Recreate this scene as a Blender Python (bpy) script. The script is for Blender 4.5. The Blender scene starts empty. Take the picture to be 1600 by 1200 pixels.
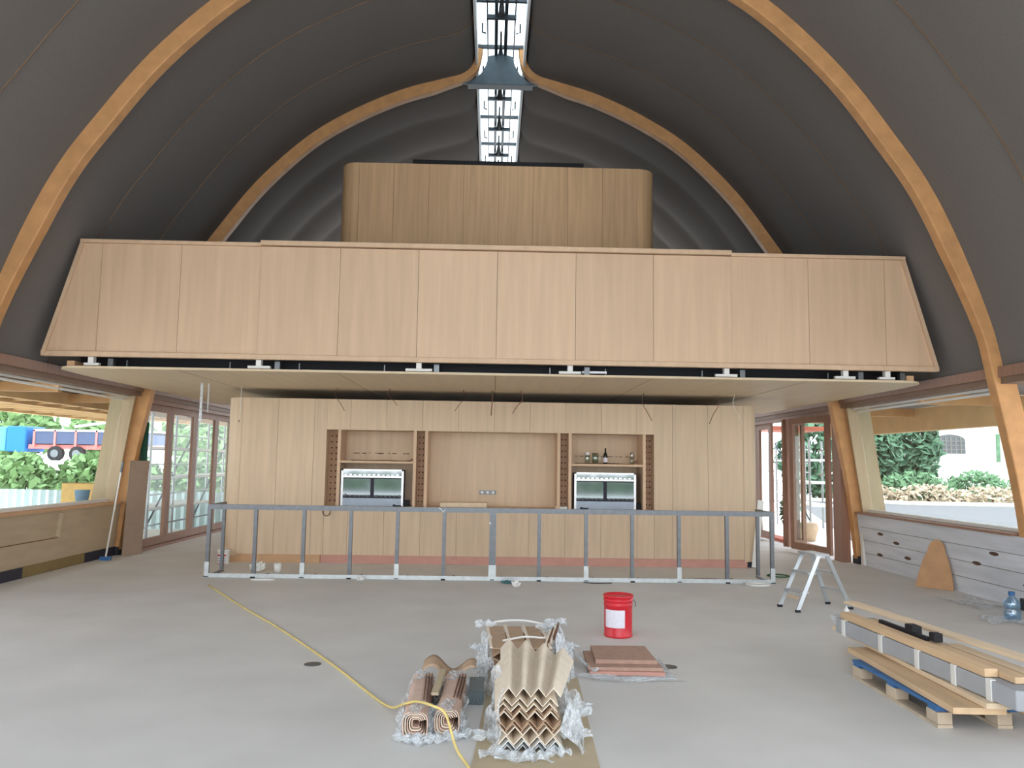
import bpy, bmesh, math, random
from mathutils import Vector, Matrix
random.seed(7)
PI = math.pi
COL = bpy.context.scene.collection
S = bpy.context.scene

# ------------------------------------------------------------------ camera
pit, yaw, rol = .0978, .0237, .0153
ex = Vector((math.cos(yaw), -math.sin(yaw), 0)); ey0 = Vector((math.sin(yaw), math.cos(yaw), 0))
fw = math.cos(pit)*ey0 + Vector((0, 0, math.sin(pit))); ez = -math.sin(pit)*ey0 + Vector((0, 0, math.cos(pit)))
rt = math.cos(rol)*ex + math.sin(rol)*ez; up = -math.sin(rol)*ex + math.cos(rol)*ez
cd = bpy.data.cameras.new('camera'); cam = bpy.data.objects.new('camera', cd); COL.objects.link(cam)
mw = Matrix((rt, up, -fw)).transposed().to_4x4(); mw.translation = Vector((-.03, 0, 1.7)); cam.matrix_world = mw
cd.sensor_fit = 'HORIZONTAL'; cd.sensor_width = 36; cd.lens = 1238.5/1600*36; cd.clip_end = 400; cd.clip_start = .05
S.camera = cam

# ------------------------------------------------------------------ sky, light, exposure
w = bpy.data.worlds.new('sky'); S.world = w; w.use_nodes = True
nt = w.node_tree; bg = nt.nodes['Background']
tc = nt.nodes.new('ShaderNodeTexCoord'); sx = nt.nodes.new('ShaderNodeSeparateXYZ'); cr = nt.nodes.new('ShaderNodeValToRGB')
nt.links.new(tc.outputs['Generated'], sx.inputs[0]); nt.links.new(sx.outputs['Z'], cr.inputs[0]); nt.links.new(cr.outputs[0], bg.inputs[0])
cr.color_ramp.elements[0].position = 0.0; cr.color_ramp.elements[0].color = (.95, .97, 1.0, 1)
cr.color_ramp.elements[1].position = .8; cr.color_ramp.elements[1].color = (.78, .88, 1.0, 1)
bg.inputs[1].default_value = 4.2
sd = bpy.data.lights.new('overcast_sun', 'SUN'); sd.energy = 2.5; sd.angle = math.radians(25); sd.color = (1, .98, .95)
so = bpy.data.objects.new('overcast_sun', sd); COL.objects.link(so); so.rotation_euler = (math.radians(20), math.radians(-18), 0)
S.view_settings.view_transform = 'Standard'; S.view_settings.look = 'None'
S.view_settings.exposure = 0.08; S.view_settings.gamma = 1.0; S.view_settings.use_curve_mapping = False
S.cycles.max_bounces = 10; S.cycles.diffuse_bounces = 6; S.cycles.transparent_max_bounces = 16
S.cycles.use_denoising = True

# ------------------------------------------------------------------ materials
def srgb(r, g, b):
    return tuple((c/255/12.92 if c/255 <= .04045 else ((c/255+.055)/1.055)**2.4) for c in (r, g, b)) + (1,)
def mat(name, col, rough=.7, metal=0, var=.08, scale=8, stretch=(1, 1, 1), bump=0, spec=.3, objrand=0, col2=None, detail=4):
    m = bpy.data.materials.new(name); m.use_nodes = True; n = m.node_tree; L = n.links
    b = n.nodes['Principled BSDF']; b.inputs['Roughness'].default_value = rough; b.inputs['Metallic'].default_value = metal
    b.inputs['Specular IOR Level'].default_value = spec
    t = n.nodes.new('ShaderNodeTexCoord'); mp = n.nodes.new('ShaderNodeMapping'); mp.inputs['Scale'].default_value = stretch
    nz = n.nodes.new('ShaderNodeTexNoise'); nz.inputs['Scale'].default_value = scale; nz.inputs['Detail'].default_value = detail
    L.new(t.outputs['Object'], mp.inputs[0]); L.new(mp.outputs[0], nz.inputs['Vector'])
    r = n.nodes.new('ShaderNodeValToRGB'); r.color_ramp.elements[0].position = .3; r.color_ramp.elements[1].position = .7
    c2 = col2 or tuple(min(1, c*(1+var)) for c in col[:3])+(1,)
    c1 = col if col2 else tuple(c*(1-var) for c in col[:3])+(1,)
    r.color_ramp.elements[0].color = c1; r.color_ramp.elements[1].color = c2
    L.new(nz.outputs['Fac'], r.inputs[0]); out = r.outputs[0]
    if objrand:
        oi = n.nodes.new('ShaderNodeObjectInfo'); mr = n.nodes.new('ShaderNodeMapRange')
        mr.inputs[3].default_value = 1-objrand; mr.inputs[4].default_value = 1+objrand
        mx = n.nodes.new('ShaderNodeVectorMath'); mx.operation = 'SCALE'
        L.new(oi.outputs['Random'], mr.inputs[0]); L.new(out, mx.inputs[0]); L.new(mr.outputs[0], mx.inputs['Scale']); out = mx.outputs[0]
        ad = n.nodes.new('ShaderNodeVectorMath'); ad.operation = 'ADD'; ml = n.nodes.new('ShaderNodeVectorMath'); ml.operation = 'SCALE'
        ml.inputs[0].default_value = (7, 5, 0); L.new(oi.outputs['Random'], ml.inputs['Scale']); L.new(t.outputs['Object'], ad.inputs[0]); L.new(ml.outputs[0], ad.inputs[1]); L.new(ad.outputs[0], mp.inputs[0])
    L.new(out, b.inputs['Base Color'])
    if bump:
        bp = n.nodes.new('ShaderNodeBump'); bp.inputs['Strength'].default_value = bump; bp.inputs['Distance'].default_value = .01
        L.new(nz.outputs['Fac'], bp.inputs['Height']); L.new(bp.outputs[0], b.inputs['Normal'])
    return m
VS = (5, 5, .35)
veneer = mat('oak_veneer', srgb(206, 176, 146), .5, var=.07, scale=2.2, stretch=VS, objrand=.035, detail=6)
veneer_wall = mat('oak_veneer_wall', srgb(208, 184, 156), .5, var=.08, scale=2.4, stretch=VS, objrand=.03, detail=6)
veneer_up = mat('oak_veneer_upper', srgb(205, 168, 128), .5, var=.12, scale=2.6, stretch=(6, 5, .3), objrand=.03, detail=6)
soffit_m = mat('oak_soffit', srgb(208, 188, 158), .55, var=.05, scale=2, stretch=(5, .4, 5), detail=6)
dark_joint = mat('brown_joint', srgb(120, 90, 60), .8)  # plain brown of joints, backings and cores
glulam = mat('glulam', srgb(198, 148, 98), .55, var=.12, scale=5, stretch=(1, 1, 1))
redwood = mat('redwood_frame', srgb(150, 116, 98), .6, var=.1, scale=6, stretch=(3, 3, .4))
beam_m = mat('beam_brown', srgb(134, 110, 94), .65, var=.1, scale=5, stretch=(3, .3, 3))
jamb_m = mat('jamb_ply', srgb(184, 164, 134), .6, var=.06, scale=4, stretch=(4, 4, .4))
fabric = mat('ceiling_fabric', srgb(119, 114, 110), .95, var=.06, scale=60, spec=.05, bump=.05)
seam_m = mat('seam_thread', srgb(124, 100, 78), .8)
floor_m = mat('screed_floor', srgb(214, 213, 210), .6, var=.06, scale=1.3, detail=10, spec=.35)
dado_l = mat('dado_pine', srgb(182, 164, 138), .65, var=.08, scale=3, stretch=(3, .5, 3))
dado_r = mat('dado_grey_board', srgb(208, 212, 219), .7, var=.12, scale=2.6, stretch=(3, .35, 3.5), detail=8)
dark_base = mat('dark_plinth', srgb(46, 46, 58), .6)
olive_base = mat('olive_plinth', srgb(130, 112, 72), .7)
pinkply = mat('pink_board', srgb(196, 148, 134), .7, var=.05)
tanply = mat('tan_board', srgb(196, 158, 122), .7, var=.05)
galv = mat('galvanised_steel', srgb(118, 122, 126), .42, .75, var=.12, scale=14)
galv_b = mat('bright_galvanised_steel', srgb(205, 212, 214), .35, .7, var=.1, scale=14)
steel_d = mat('dark_steel', srgb(58, 66, 72), .45, .4, var=.1)
collar_m = mat('collar_steel', srgb(84, 96, 104), .45, .3, var=.08)
black = mat('black_duct', srgb(22, 22, 26), .6)
white_p = mat('white_plastic', srgb(226, 226, 222), .5, var=.03)
offwhite = mat('white_fabric_curb', srgb(235, 238, 240), .8, var=.02)
stainless = mat('stainless', srgb(200, 200, 200), .3, .85, var=.04)
stain_blue = mat('brushed_panel', srgb(150, 160, 172), .45, .5, var=.05)
mirror = mat('dark_reflective_glass', srgb(150, 155, 160), .06, .95, var=.02)
brown_in = mat('perforated_board', srgb(166, 134, 108), .7, var=.1)
hole = mat('hole_dark', srgb(92, 68, 54), .8)
red = mat('red_paint', srgb(206, 34, 48), .35, var=.05, spec=.5)
label_m = mat('paper_label', srgb(225, 222, 232), .6, var=.04, scale=30)
blueink = mat('blue_ink', srgb(70, 80, 150), .6)
redink = mat('red_ink', srgb(190, 50, 60), .6)
alu = mat('aluminium', srgb(190, 196, 200), .35, .7, var=.06)
rubber = mat('black_rubber', srgb(38, 38, 42), .7)
card = mat('brown_cardboard', srgb(190, 162, 136), .85, var=.08, scale=10)
card_pale = mat('pale_cardboard', srgb(230, 217, 198), .85, var=.07, scale=10)
card_flat = mat('flat_cardboard', srgb(190, 174, 146), .85, var=.06, scale=5)
pinkwood = mat('pink_core_board', srgb(212, 184, 168), .8, var=.08, scale=10)
tile_m = mat('brown_square_board', srgb(178, 146, 130), .75, var=.1, scale=20)
blue_p = mat('blue_paint', srgb(66, 112, 164), .6, var=.12)
pallet_w = mat('pallet_wood', srgb(196, 180, 158), .8, var=.12, scale=9)
plank_t = mat('tan_plank', srgb(212, 182, 146), .7, var=.1, scale=3, stretch=(4, .5, 4))
plank_p = mat('pale_plank', srgb(222, 200, 170), .7, var=.06, scale=3, stretch=(4, .5, 4))
plank_g = mat('grey_wrapped_plank', srgb(165, 168, 172), .6, var=.06, scale=6)
cable_y = mat('yellow_cable', srgb(222, 200, 128), .6)
cable_r = mat('brown_cable', srgb(110, 76, 56), .7)
teal = mat('teal_cloth', srgb(80, 130, 135), .8)
green_c = mat('green_cable', srgb(60, 100, 70), .7)
leanboard = mat('leaning_orange_ply', srgb(192, 150, 112), .7, var=.08, scale=6)
greyboard = mat('grey_board', srgb(158, 138, 122), .7, var=.05)
green_d = mat('dark_green_sheet', srgb(38, 84, 66), .6)
white_lit = mat('lit_strip_white', srgb(240, 240, 245), .4)
ground_m = mat('pale_gravel', srgb(236, 234, 228), .9, var=.05, scale=4)
road_m = mat('pale_asphalt', srgb(106, 104, 106), .9, var=.05, scale=2)
kerb_m = mat('kerb', srgb(240, 236, 225), .9)
fence_m = mat('pale_blue_hoarding', srgb(200, 222, 226), .6, var=.06)
leaf_h = mat('hedge_leaf', srgb(116, 146, 96), .8, var=.3, scale=3)
leaf_t = mat('tree_leaf', srgb(86, 118, 92), .8, var=.35, scale=2)
leaf_b = mat('shrub_leaf', srgb(98, 132, 96), .8, var=.3, scale=3)
leaf_p = mat('dry_leaf', srgb(180, 162, 140), .8, var=.25, scale=3)
bark = mat('bark', srgb(96, 78, 60), .9)
house_m = mat('house_render', srgb(232, 228, 222), .9, var=.03)
win_g = mat('dim_window', srgb(84, 84, 86), .3, var=.1)
mull = mat('window_bars', srgb(120, 118, 116), .6)
lorry_b = mat('lorry_blue', srgb(32, 112, 190), .4)
lorry_t = mat('lorry_teal', srgb(90, 170, 190), .5)
lorry_d = mat('lorry_bed_blue', srgb(74, 84, 112), .6)
lorry_r = mat('lorry_frame_pink', srgb(214, 120, 116), .6)
perg = mat('pergola_pine', srgb(226, 184, 132), .7, var=.08, scale=3)
perg_d = mat('pergola_deck', srgb(84, 60, 44), .8)
eave_g = mat('grey_eave', srgb(130, 124, 118), .8)
scaf = mat('scaffold_tube', srgb(150, 152, 156), .4, .6)
scaf_w = mat('scaffold_deck', srgb(225, 225, 222), .6)
redroof = mat('red_canopy', srgb(206, 120, 100), .7)
pot_y = mat('yellow_pot', srgb(214, 190, 100), .6)
bottle_w = mat('wine_glass_dark', srgb(24, 30, 22), .15, spec=.6)

def glassy(name, col, alpha, rough=.02):
    m = bpy.data.materials.new(name); m.use_nodes = True; n = m.node_tree; n.nodes.clear()
    o = n.nodes.new('ShaderNodeOutputMaterial'); t = n.nodes.new('ShaderNodeBsdfTransparent'); g = n.nodes.new('ShaderNodeBsdfGlossy')
    mx = n.nodes.new('ShaderNodeMixShader'); t.inputs[0].default_value = col; g.inputs['Roughness'].default_value = rough; g.inputs[0].default_value = (.9, .95, .95, 1)
    mx.inputs[0].default_value = alpha
    n.links.new(t.outputs[0], mx.inputs[1]); n.links.new(g.outputs[0], mx.inputs[2]); n.links.new(mx.outputs[0], o.inputs[0]); return m
pane_m = glassy('window_glass', (.95, .98, .97, 1), .04)
clear_m = glassy('clear_glass', (.75, .82, .78, 1), .15)
bluebot = glassy('blue_tinted_plastic', (.55, .75, .92, 1), .2, .2)
def filmy(name, col, op):
    m = bpy.data.materials.new(name); m.use_nodes = True; n = m.node_tree; n.nodes.clear()
    o = n.nodes.new('ShaderNodeOutputMaterial'); t = n.nodes.new('ShaderNodeBsdfTransparent'); p = n.nodes.new('ShaderNodeBsdfPrincipled')
    p.inputs['Base Color'].default_value = col; p.inputs['Roughness'].default_value = .35
    nz = n.nodes.new('ShaderNodeTexNoise'); nz.inputs['Scale'].default_value = 14; r = n.nodes.new('ShaderNodeMapRange'); r.inputs[1].default_value = .35; r.inputs[2].default_value = .65
    r.inputs[3].default_value = op-.25; r.inputs[4].default_value = min(1, op+.2)
    mx = n.nodes.new('ShaderNodeMixShader'); n.links.new(nz.outputs['Fac'], r.inputs[0]); n.links.new(r.outputs[0], mx.inputs[0])
    n.links.new(t.outputs[0], mx.inputs[1]); n.links.new(p.outputs[0], mx.inputs[2]); n.links.new(mx.outputs[0], o.inputs[0]); return m
film = filmy('torn_plastic_film', srgb(222, 228, 232), .55)

# ------------------------------------------------------------------ builders
class MB:
    def __init__(s): s.b = bmesh.new()
    def quad(s, pts):
        s.b.faces.new([s.b.verts.new(p) for p in pts]); return s
    def box(s, x0, x1, y0, y1, z0, z1):
        v = [s.b.verts.new((x, y, z)) for z in (z0, z1) for y in (y0, y1) for x in (x0, x1)]
        for f in ((0, 2, 3, 1), (4, 5, 7, 6), (0, 1, 5, 4), (2, 6, 7, 3), (0, 4, 6, 2), (1, 3, 7, 5)): s.b.faces.new([v[i] for i in f])
        return s
    def bar(s, p, q, w, h, up=(0, 0, 1)):
        p = Vector(p); q = Vector(q); d = (q-p).normalized(); u = Vector(up)
        if abs(d.dot(u)) > .98: u = Vector((0, 1, 0))
        a = d.cross(u).normalized(); b = a.cross(d).normalized(); v = []
        for o in (p, q):
            for sa, sb in ((-1, -1), (1, -1), (1, 1), (-1, 1)): v.append(s.b.verts.new(o+a*sa*w/2+b*sb*h/2))
        for f in ((3, 2, 1, 0), (4, 5, 6, 7), (0, 1, 5, 4), (1, 2, 6, 5), (2, 3, 7, 6), (3, 0, 4, 7)): s.b.faces.new([v[i] for i in f])
        return s
    def prism(s, poly, f, a, b):
        """poly of 2-D points, f(u, v, t) -> 3-D, extruded t = a..b"""
        A = [s.b.verts.new(f(u, v, a)) for u, v in poly]; B = [s.b.verts.new(f(u, v, b)) for u, v in poly]; n = len(poly)
        s.b.faces.new(A); s.b.faces.new(B[::-1])
        for i in range(n): s.b.faces.new((A[i], B[i], B[(i+1) % n], A[(i+1) % n]))
        return s
    def tube(s, pts, r, n=6, closed=False):
        pts = [Vector(p) for p in pts]; rings = []; m = len(pts)
        for i, p in enumerate(pts):
            d = ((pts[(i+1) % m] if closed else pts[min(i+1, m-1)])-(pts[i-1] if closed else pts[max(i-1, 0)]))
            d = d.normalized() if d.length > 1e-9 else Vector((0, 0, 1))
            u = Vector((0, 0, 1)) if abs(d.z) < .9 else Vector((1, 0, 0)); a = d.cross(u).normalized(); b = a.cross(d)
            rr = r[i] if isinstance(r, (list, tuple)) else r
            rings.append([s.b.verts.new(p+a*rr*math.cos(2*PI*k/n)+b*rr*math.sin(2*PI*k/n)) for k in range(n)])
        for i in range(m if closed else m-1):
            A, B = rings[i], rings[(i+1) % m]
            for k in range(n): s.b.faces.new((A[k], A[(k+1) % n], B[(k+1) % n], B[k]))
        if not closed: s.b.faces.new(rings[0][::-1]); s.b.faces.new(rings[-1])
        return s
    def lathe(s, prof, c=(0, 0, 0), n=28):
        c = Vector(c); rings = []
        for r, z in prof: rings.append([s.b.verts.new(c+Vector((max(r, 1e-4)*math.cos(2*PI*k/n), max(r, 1e-4)*math.sin(2*PI*k/n), z))) for k in range(n)])
        for A, B in zip(rings, rings[1:]):
            for k in range(n): s.b.faces.new((A[k], A[(k+1) % n], B[(k+1) % n], B[k]))
        s.b.faces.new(rings[0][::-1]); s.b.faces.new(rings[-1]); return s
    def grid(s, f, nu, nv):
        g = [[s.b.verts.new(f(i/nu, j/nv)) for j in range(nv+1)] for i in range(nu+1)]
        for i in range(nu):
            for j in range(nv): s.b.faces.new((g[i][j], g[i+1][j], g[i+1][j+1], g[i][j+1]))
        return s
    def build(s, name, m, parent=None, smooth=False, solid=0, bevel=0):
        bmesh.ops.recalc_face_normals(s.b, faces=s.b.faces)
        me = bpy.data.meshes.new(name); s.b.to_mesh(me); s.b.free(); o = bpy.data.objects.new(name, me); COL.objects.link(o)
        me.materials.append(m)
        if smooth:
            for p in me.polygons: p.use_smooth = True
        if parent:
            o.parent = parent; o.matrix_parent_inverse = Matrix.Translation(parent.location).inverted() if parent.type == 'EMPTY' else Matrix()
        if solid: k = o.modifiers.new('thick', 'SOLIDIFY'); k.thickness = solid; k.offset = 0
        if bevel: k = o.modifiers.new('bev', 'BEVEL'); k.width = bevel; k.segments = 2; k.limit_method = 'ANGLE'
        return o
def tag(o, label=None, cat=None, group=None, kind=None):
    if label: o['label'] = label
    if cat: o['category'] = cat
    if group: o['group'] = group
    if kind: o['kind'] = kind
    return o
def empty(name, loc, label=None, cat=None, group=None, kind=None):
    o = bpy.data.objects.new(name, None); COL.objects.link(o); o.location = loc; o.empty_display_size = .1
    return tag(o, label, cat, group, kind)
def struct(o): o['kind'] = 'structure'; return o
def catmull(P, n=8):
    out = []; P = [Vector(p) for p in P]; Q = [2*P[0]-P[1]]+P+[2*P[-1]-P[-2]]
    for i in range(1, len(Q)-2):
        a, b, c, d = Q[i-1:i+3]
        for k in range(n):
            t = k/n; out.append(.5*((2*b)+(-a+c)*t+(2*a-5*b+4*c-d)*t*t+(-a+3*b-3*c+d)*t**3))
    out.append(P[-1]); return out

# ------------------------------------------------------------------ building profile
PROF = catmull([(6.58, 0), (6.43, 1.4), (6.17, 2.8), (6.02, 3.5), (5.66, 4.5), (5.33, 5.2), (4.95, 5.78), (4.3, 6.65), (3.45, 7.48), (2.65, 8.0), (1.8, 8.4), (1.05, 8.63), (.68, 8.74), (.47, 8.92), (.39, 9.2), (.37, 9.5)], 6)
def normals(P):
    N = []
    for i in range(len(P)):
        d = (P[min(i+1, len(P)-1)]-P[max(i-1, 0)]).normalized(); N.append(Vector((d.y, -d.x)))
    return N
NOR = normals(PROF)   # points outward (away from the room)
NOR = [n if n.x > 0 or n.y > 0 else -n for n in NOR]
def wall_x(z):
    for a, b in zip(PROF, PROF[1:]):
        if a.y <= z <= b.y: return a.x+(b.x-a.x)*(z-a.y)/(b.y-a.y)
    return 6.45
Y0, Y1 = -4.0, 28.2

# floor
struct(MB().box(-6.9, 6.9, Y0, Y1, -.12, 0).build('floor', floor_m))
# ceiling membrane
iz = [i for i, p in enumerate(PROF) if p.y >= 2.78]
seams = [.6+1.5*k for k in range(19)]
ceil = MB()
ys = []
y = Y0
while y < Y1+.01: ys.append(y); y += .15
def bulge(y, s):
    t = ((y-.6) % 1.5)/1.5
    a = .035 if y < 14.1 else .11
    return -a*math.sin(PI*t)**.7*min(1, s*6)*min(1, (1-s)*3.2)
for sg in (-1, 1):
    n = len(iz)
    g = []
    for y in ys:
        row = []
        for k, i in enumerate(iz):
            o = .08+bulge(y, k/(n-1)); p = PROF[i]+NOR[i]*o; row.append(ceil.b.verts.new((sg*p.x, y, p.y)))
        g.append(row)
    for a, b in zip(g, g[1:]):
        for k in range(n-1): ceil.b.faces.new((a[k], a[k+1], b[k+1], b[k]))
ceil = struct(ceil.build('ceiling', fabric, smooth=True))
for y in seams:
    if y < 6 or abs((y-.6) % 4.5) < .01: continue
    for sg in (-1, 1):
        MB().tube([(sg*(PROF[i]+NOR[i]*.07).x, y, (PROF[i]+NOR[i]*.07).y) for i in iz[:-3]], .009, 5).build('seam', seam_m if y < 14 else fabric, ceil)

# arches of laminated timber with steel collar
def arch(Y, lo, label, foot):
    t = empty('timber_arch', (0, Y, 0), label, 'arch', 'laminated timber arches of the vault')
    for sg in (-1, 1):
        m = MB(); rings = []
        for p, nn in zip(PROF[:-2], NOR):
            if p.y < lo: continue
            r = []
            k = min(1, max(.35, (p.x-.3)/1.0))
            ki = max(0, min(1, (p.y-3.3)/1.2)); inn = foot+(.13-foot)*ki; ou = .20-.10*ki
            for o, dy in ((-inn*k, -.08), (ou, -.1), (ou, .1), (-inn*k, .08)):
                q = p+nn*o; r.append(m.b.verts.new((sg*q.x, Y+dy, q.y)))
            rings.append(r)
        for A, B in zip(rings, rings[1:]):
            for k in range(4): m.b.faces.new((A[k], A[(k+1) % 4], B[(k+1) % 4], B[k]))
        m.b.faces.new(rings[0]); m.b.faces.new(rings[-1][::-1])
        m.build('curved_rafter', glulam, t, bevel=.015)
        if lo < .1: MB().box(min(sg*6.43, sg*6.80), max(sg*6.43, sg*6.80), Y-.11, Y+.11, .001, .14).build('steel_shoe', steel_d, t)
    prof = [(-.70, 8.60), (.70, 8.60), (.5, 8.67), (.36, 8.80), (.27, 8.96), (.22, 9.14), (.0, 9.20), (-.22, 9.14), (-.27, 8.96), (-.36, 8.80), (-.5, 8.67)]
    MB().prism(prof, lambda u, v, s: (u, s, v), Y-.13, Y-.09).build('steel_collar', collar_m, t)
    MB().box(-.60, .60, Y-.14, Y+.06, 8.590, 8.60).build('collar_flange', steel_d, t)
    return t
arch(9.6, 0, 'nearer laminated timber arch springing past the fascia ends to the roof light', .06)
arch(14.1, 0, 'farther laminated timber arch standing behind the wooden fascia', .14)

# skylight along the ridge
sk = struct(empty('window_3', (0, 12, 9.4)))
for sg in (-1, 1): MB().box(min(sg*.42, sg*.46), max(sg*.42, sg*.46), Y0, Y1, 8.98, 9.75).build('curb', offwhite, sk)
for sx_ in (-.085, .085): MB().box(sx_-.03, sx_+.03, Y0, Y1, 9.16, 9.30).build('ridge_bar', steel_d, sk)
for sx_ in (-.24, .24): MB().box(sx_-.012, sx_+.012, Y0, Y1, 9.28, 9.36).build('side_bar', steel_d, sk)
for y in seams[4:]:
    MB().box(-.25, .25, y-.03, y+.03, 9.06, 9.13).build('cross_bar', steel_d, sk)
    MB().box(-.44, .44, y-.1, y-.04, 9.32, 9.38).build('glazing_bar', steel_d, sk)
    m = MB(); m.tube([(0, y, 9.10), (0, y-.12, 9.2), (0, y-.3, 9.26), (0, y-.75, 9.27)], [.06, .045, .02, .018], 8)
    m.build('tapered_strut', galv, sk, smooth=True)
    for s_ in (-.33, .33):
        MB().tube([(s_, y+.55, 9.3), (s_, y+.55, 9.14), (s_*.8, y+.55, 9.12)], .018, 6).build('bracket', steel_d, sk)
MB().box(-.42, .42, Y0, Y1, 9.70, 9.712).build('pane', pane_m, sk)

# ------------------------------------------------------------------ side walls
def dado(sg, name, m):
    xs = [(6.42, .88), (6.50, 0), (6.68, 0), (6.60, .88)]
    return struct(MB().prism(xs, lambda u, v, t: (sg*u, t, v), Y0, 13.98).build(name, m))
wl = dado(-1, 'wall_left', dado_l); wr = dado(1, 'wall_right', dado_r)
def wx(z): return 6.50-.08*z/.88
for y in (6.2, 8.3, 10.35, 12.05):
    MB().bar((-(wx(.5)-.012), y, .5), (-(wx(.84)-.012), y, .84), .024, .10, (1, 0, 0)).build('batten', dado_l, wl)
MB().bar((-(wx(.48)-.004), -1, .48), (-(wx(.48)-.004), 12.1, .48), .008, .012).build('board_joint', dark_joint, wl)
for z in (.22, .44, .66):
    MB().bar((wx(z)-.003, -1, z), (wx(z)-.003, 13.9, z), .006, .006).build('board_joint', eave_g, wr)
for y, z in ((13.2, .6), (12.7, .5), (11.5, .42), (10.6, .45), (10.2, .62), (9.6, .3), (12.4, .3), (9.2, .7), (13.3, .25)):
    MB().lathe([(.0, 0), (.022, .002), (.03, .004)], (0, 0, 0), 10).build('knot', hole, wr)
    k = bpy.data.objects[-1] if False else wr.children[-1]
    k.matrix_local = Matrix.Translation((wx(z)-.004, y, z)) @ Matrix.Rotation(PI/2, 4, 'Y') @ Matrix.Diagonal((1, 3.5, 1, 1))
MB().box(6.45, 6.54, 13.84, 13.93, 0.001, .86).build('white_post', white_p, wr)
for (a, b, m) in ((Y0, 11.28, dark_base), (11.28, 12.95, olive_base), (12.95, 13.98, dark_base)):
    struct(MB().box(-6.50, -6.465, a, b, .002, .15).build('baseboard_left', m))
# eaves beams above the windows
for sg, n in ((-1, 'trim_1'), (1, 'trim_2')):
    xx = sorted((sg*6.19, sg*6.42)); tb = struct(MB().box(xx[0], xx[1], Y0, 19.9, 2.74, 2.93).build(n, beam_m))
    xx = sorted((sg*6.155, sg*6.19)); MB().box(xx[0], xx[1], Y0, 19.9, 2.82, 2.95).build('upper_lath', redwood, tb)
    xx = sorted((sg*6.42, sg*6.9)); MB().box(xx[0], xx[1], Y0, 19.9, 2.80, 2.92).build('head_board', beam_m, tb)
# large slanted windows
def window(sg, n, y0, y1):
    t = struct(empty(n, (sg*6.7, (y0+y1)/2, .9)))
    a, b = sorted((sg*6.38, sg*6.97)); MB().box(a, b, y0, y1, .88, .915).build('sill', redwood if sg > 0 else tanply, t)
    a, b = sorted((sg*6.60, sg*6.72)); MB().box(a, b, y0, y1, .915, .96).build('sill_rail', white_p, t)
    for dx, z in ((6.36, 2.71), (6.42, 2.66)):
        a, b = sorted((sg*dx, sg*(dx+.04))); MB().box(a, b, y0, y1, z, z+.028).build('head_rail', white_p, t)
    MB().prism([(6.65, .96), (6.662, .96), (6.442, 2.79), (6.43, 2.79)], lambda u, v, s: (sg*u, s, v), y0, y1-.1).build('pane', pane_m, t)
    MB().prism([(6.50, .915), (6.90, .915), (6.66, 2.79), (6.25, 2.79)], lambda u, v, s: (sg*u, s, v), y1-.08, y1-.03).build('reveal_board', jamb_m, t)
    return t
window(-1, 'window_1', 9.75, 13.98); window(1, 'window_2', 9.75, 13.98)

# ------------------------------------------------------------------ door screens
def leaf(parent, p, q, z0=.06, z1=2.66, st=.09, m=redwood):
    """one glazed leaf between plan points p and q"""
    p = Vector((p[0], p[1], 0)); q = Vector((q[0], q[1], 0)); d = (q-p).normalized()
    f = MB()
    for c in (p+d*st/2, q-d*st/2): f.bar(c+Vector((0, 0, z0)), c+Vector((0, 0, z1)), st, .06, (-d.y, d.x, 0))
    f.bar(p+d*st+Vector((0, 0, z0+.07)), q-d*st+Vector((0, 0, z0+.07)), .06, .14)
    f.bar(p+d*st+Vector((0, 0, z1-.06)), q-d*st+Vector((0, 0, z1-.06)), .06, .12)
    o = f.build('door_leaf', m, parent)
    MB().bar(p+d*st+Vector((0, 0, (z0+z1)/2)), q-d*st+Vector((0, 0, (z0+z1)/2)), .012, z1-z0-.26).build('pane', pane_m, o)
    return o
d1 = struct(empty('door_1', (-6.3, 16.8, 0)))
yy = [14.42, 15.68, 16.95, 18.25, 19.4]
for a, b in zip(yy, yy[1:]): leaf(d1, (-6.34, a+.005), (-6.34, b-.005), st=.11)
MB().box(-6.42, -6.25, 14.3, 19.5, .002, .05).build('threshold', redwood, d1)
MB().box(-6.42, -6.22, 14.25, 19.5, 2.66, 2.76).build('head_track', redwood, d1)
MB().box(-6.40, -6.26, 14.25, 14.42, .0, 2.66).build('jamb', redwood, d1)
d2 = struct(empty('door_2', (6.3, 17, 0)))
leaf(d2, (6.34, 17.95), (6.34, 18.9), st=.16)
leaf(d2, (6.34, 18.92), (6.34, 19.9), st=.16)
leaf(d2, (5.98, 16.32), (6.34, 16.42), st=.07); leaf(d2, (6.02, 16.22), (6.42, 16.30), st=.07)
leaf(d2, (6.28, 14.72), (6.02, 15.98), st=.12)
MB().box(6.27, 6.42, 14.25, 14.6, .0, 2.66).build('jamb', redwood, d2)
MB().box(6.22, 6.42, 14.25, 19.9, 2.66, 2.76).build('head_track', redwood, d2)
MB().box(6.5, 6.8, 16.3, 19.9, -.1, .06).build('threshold', redroof, d2)
for z in (1.55, 2.0): MB().bar((6.2, 14.84, z), (6.2, 15.02, z), .03, .03).build('hinge', white_p, d2)
struct(MB().box(-6.5, -6.2, 19.5, Y1, 0, 2.9).build('wall_left', jamb_m)); struct(MB().box(6.2, 6.5, 19.9, Y1, 0, 2.9).build('wall_right', jamb_m))

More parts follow.
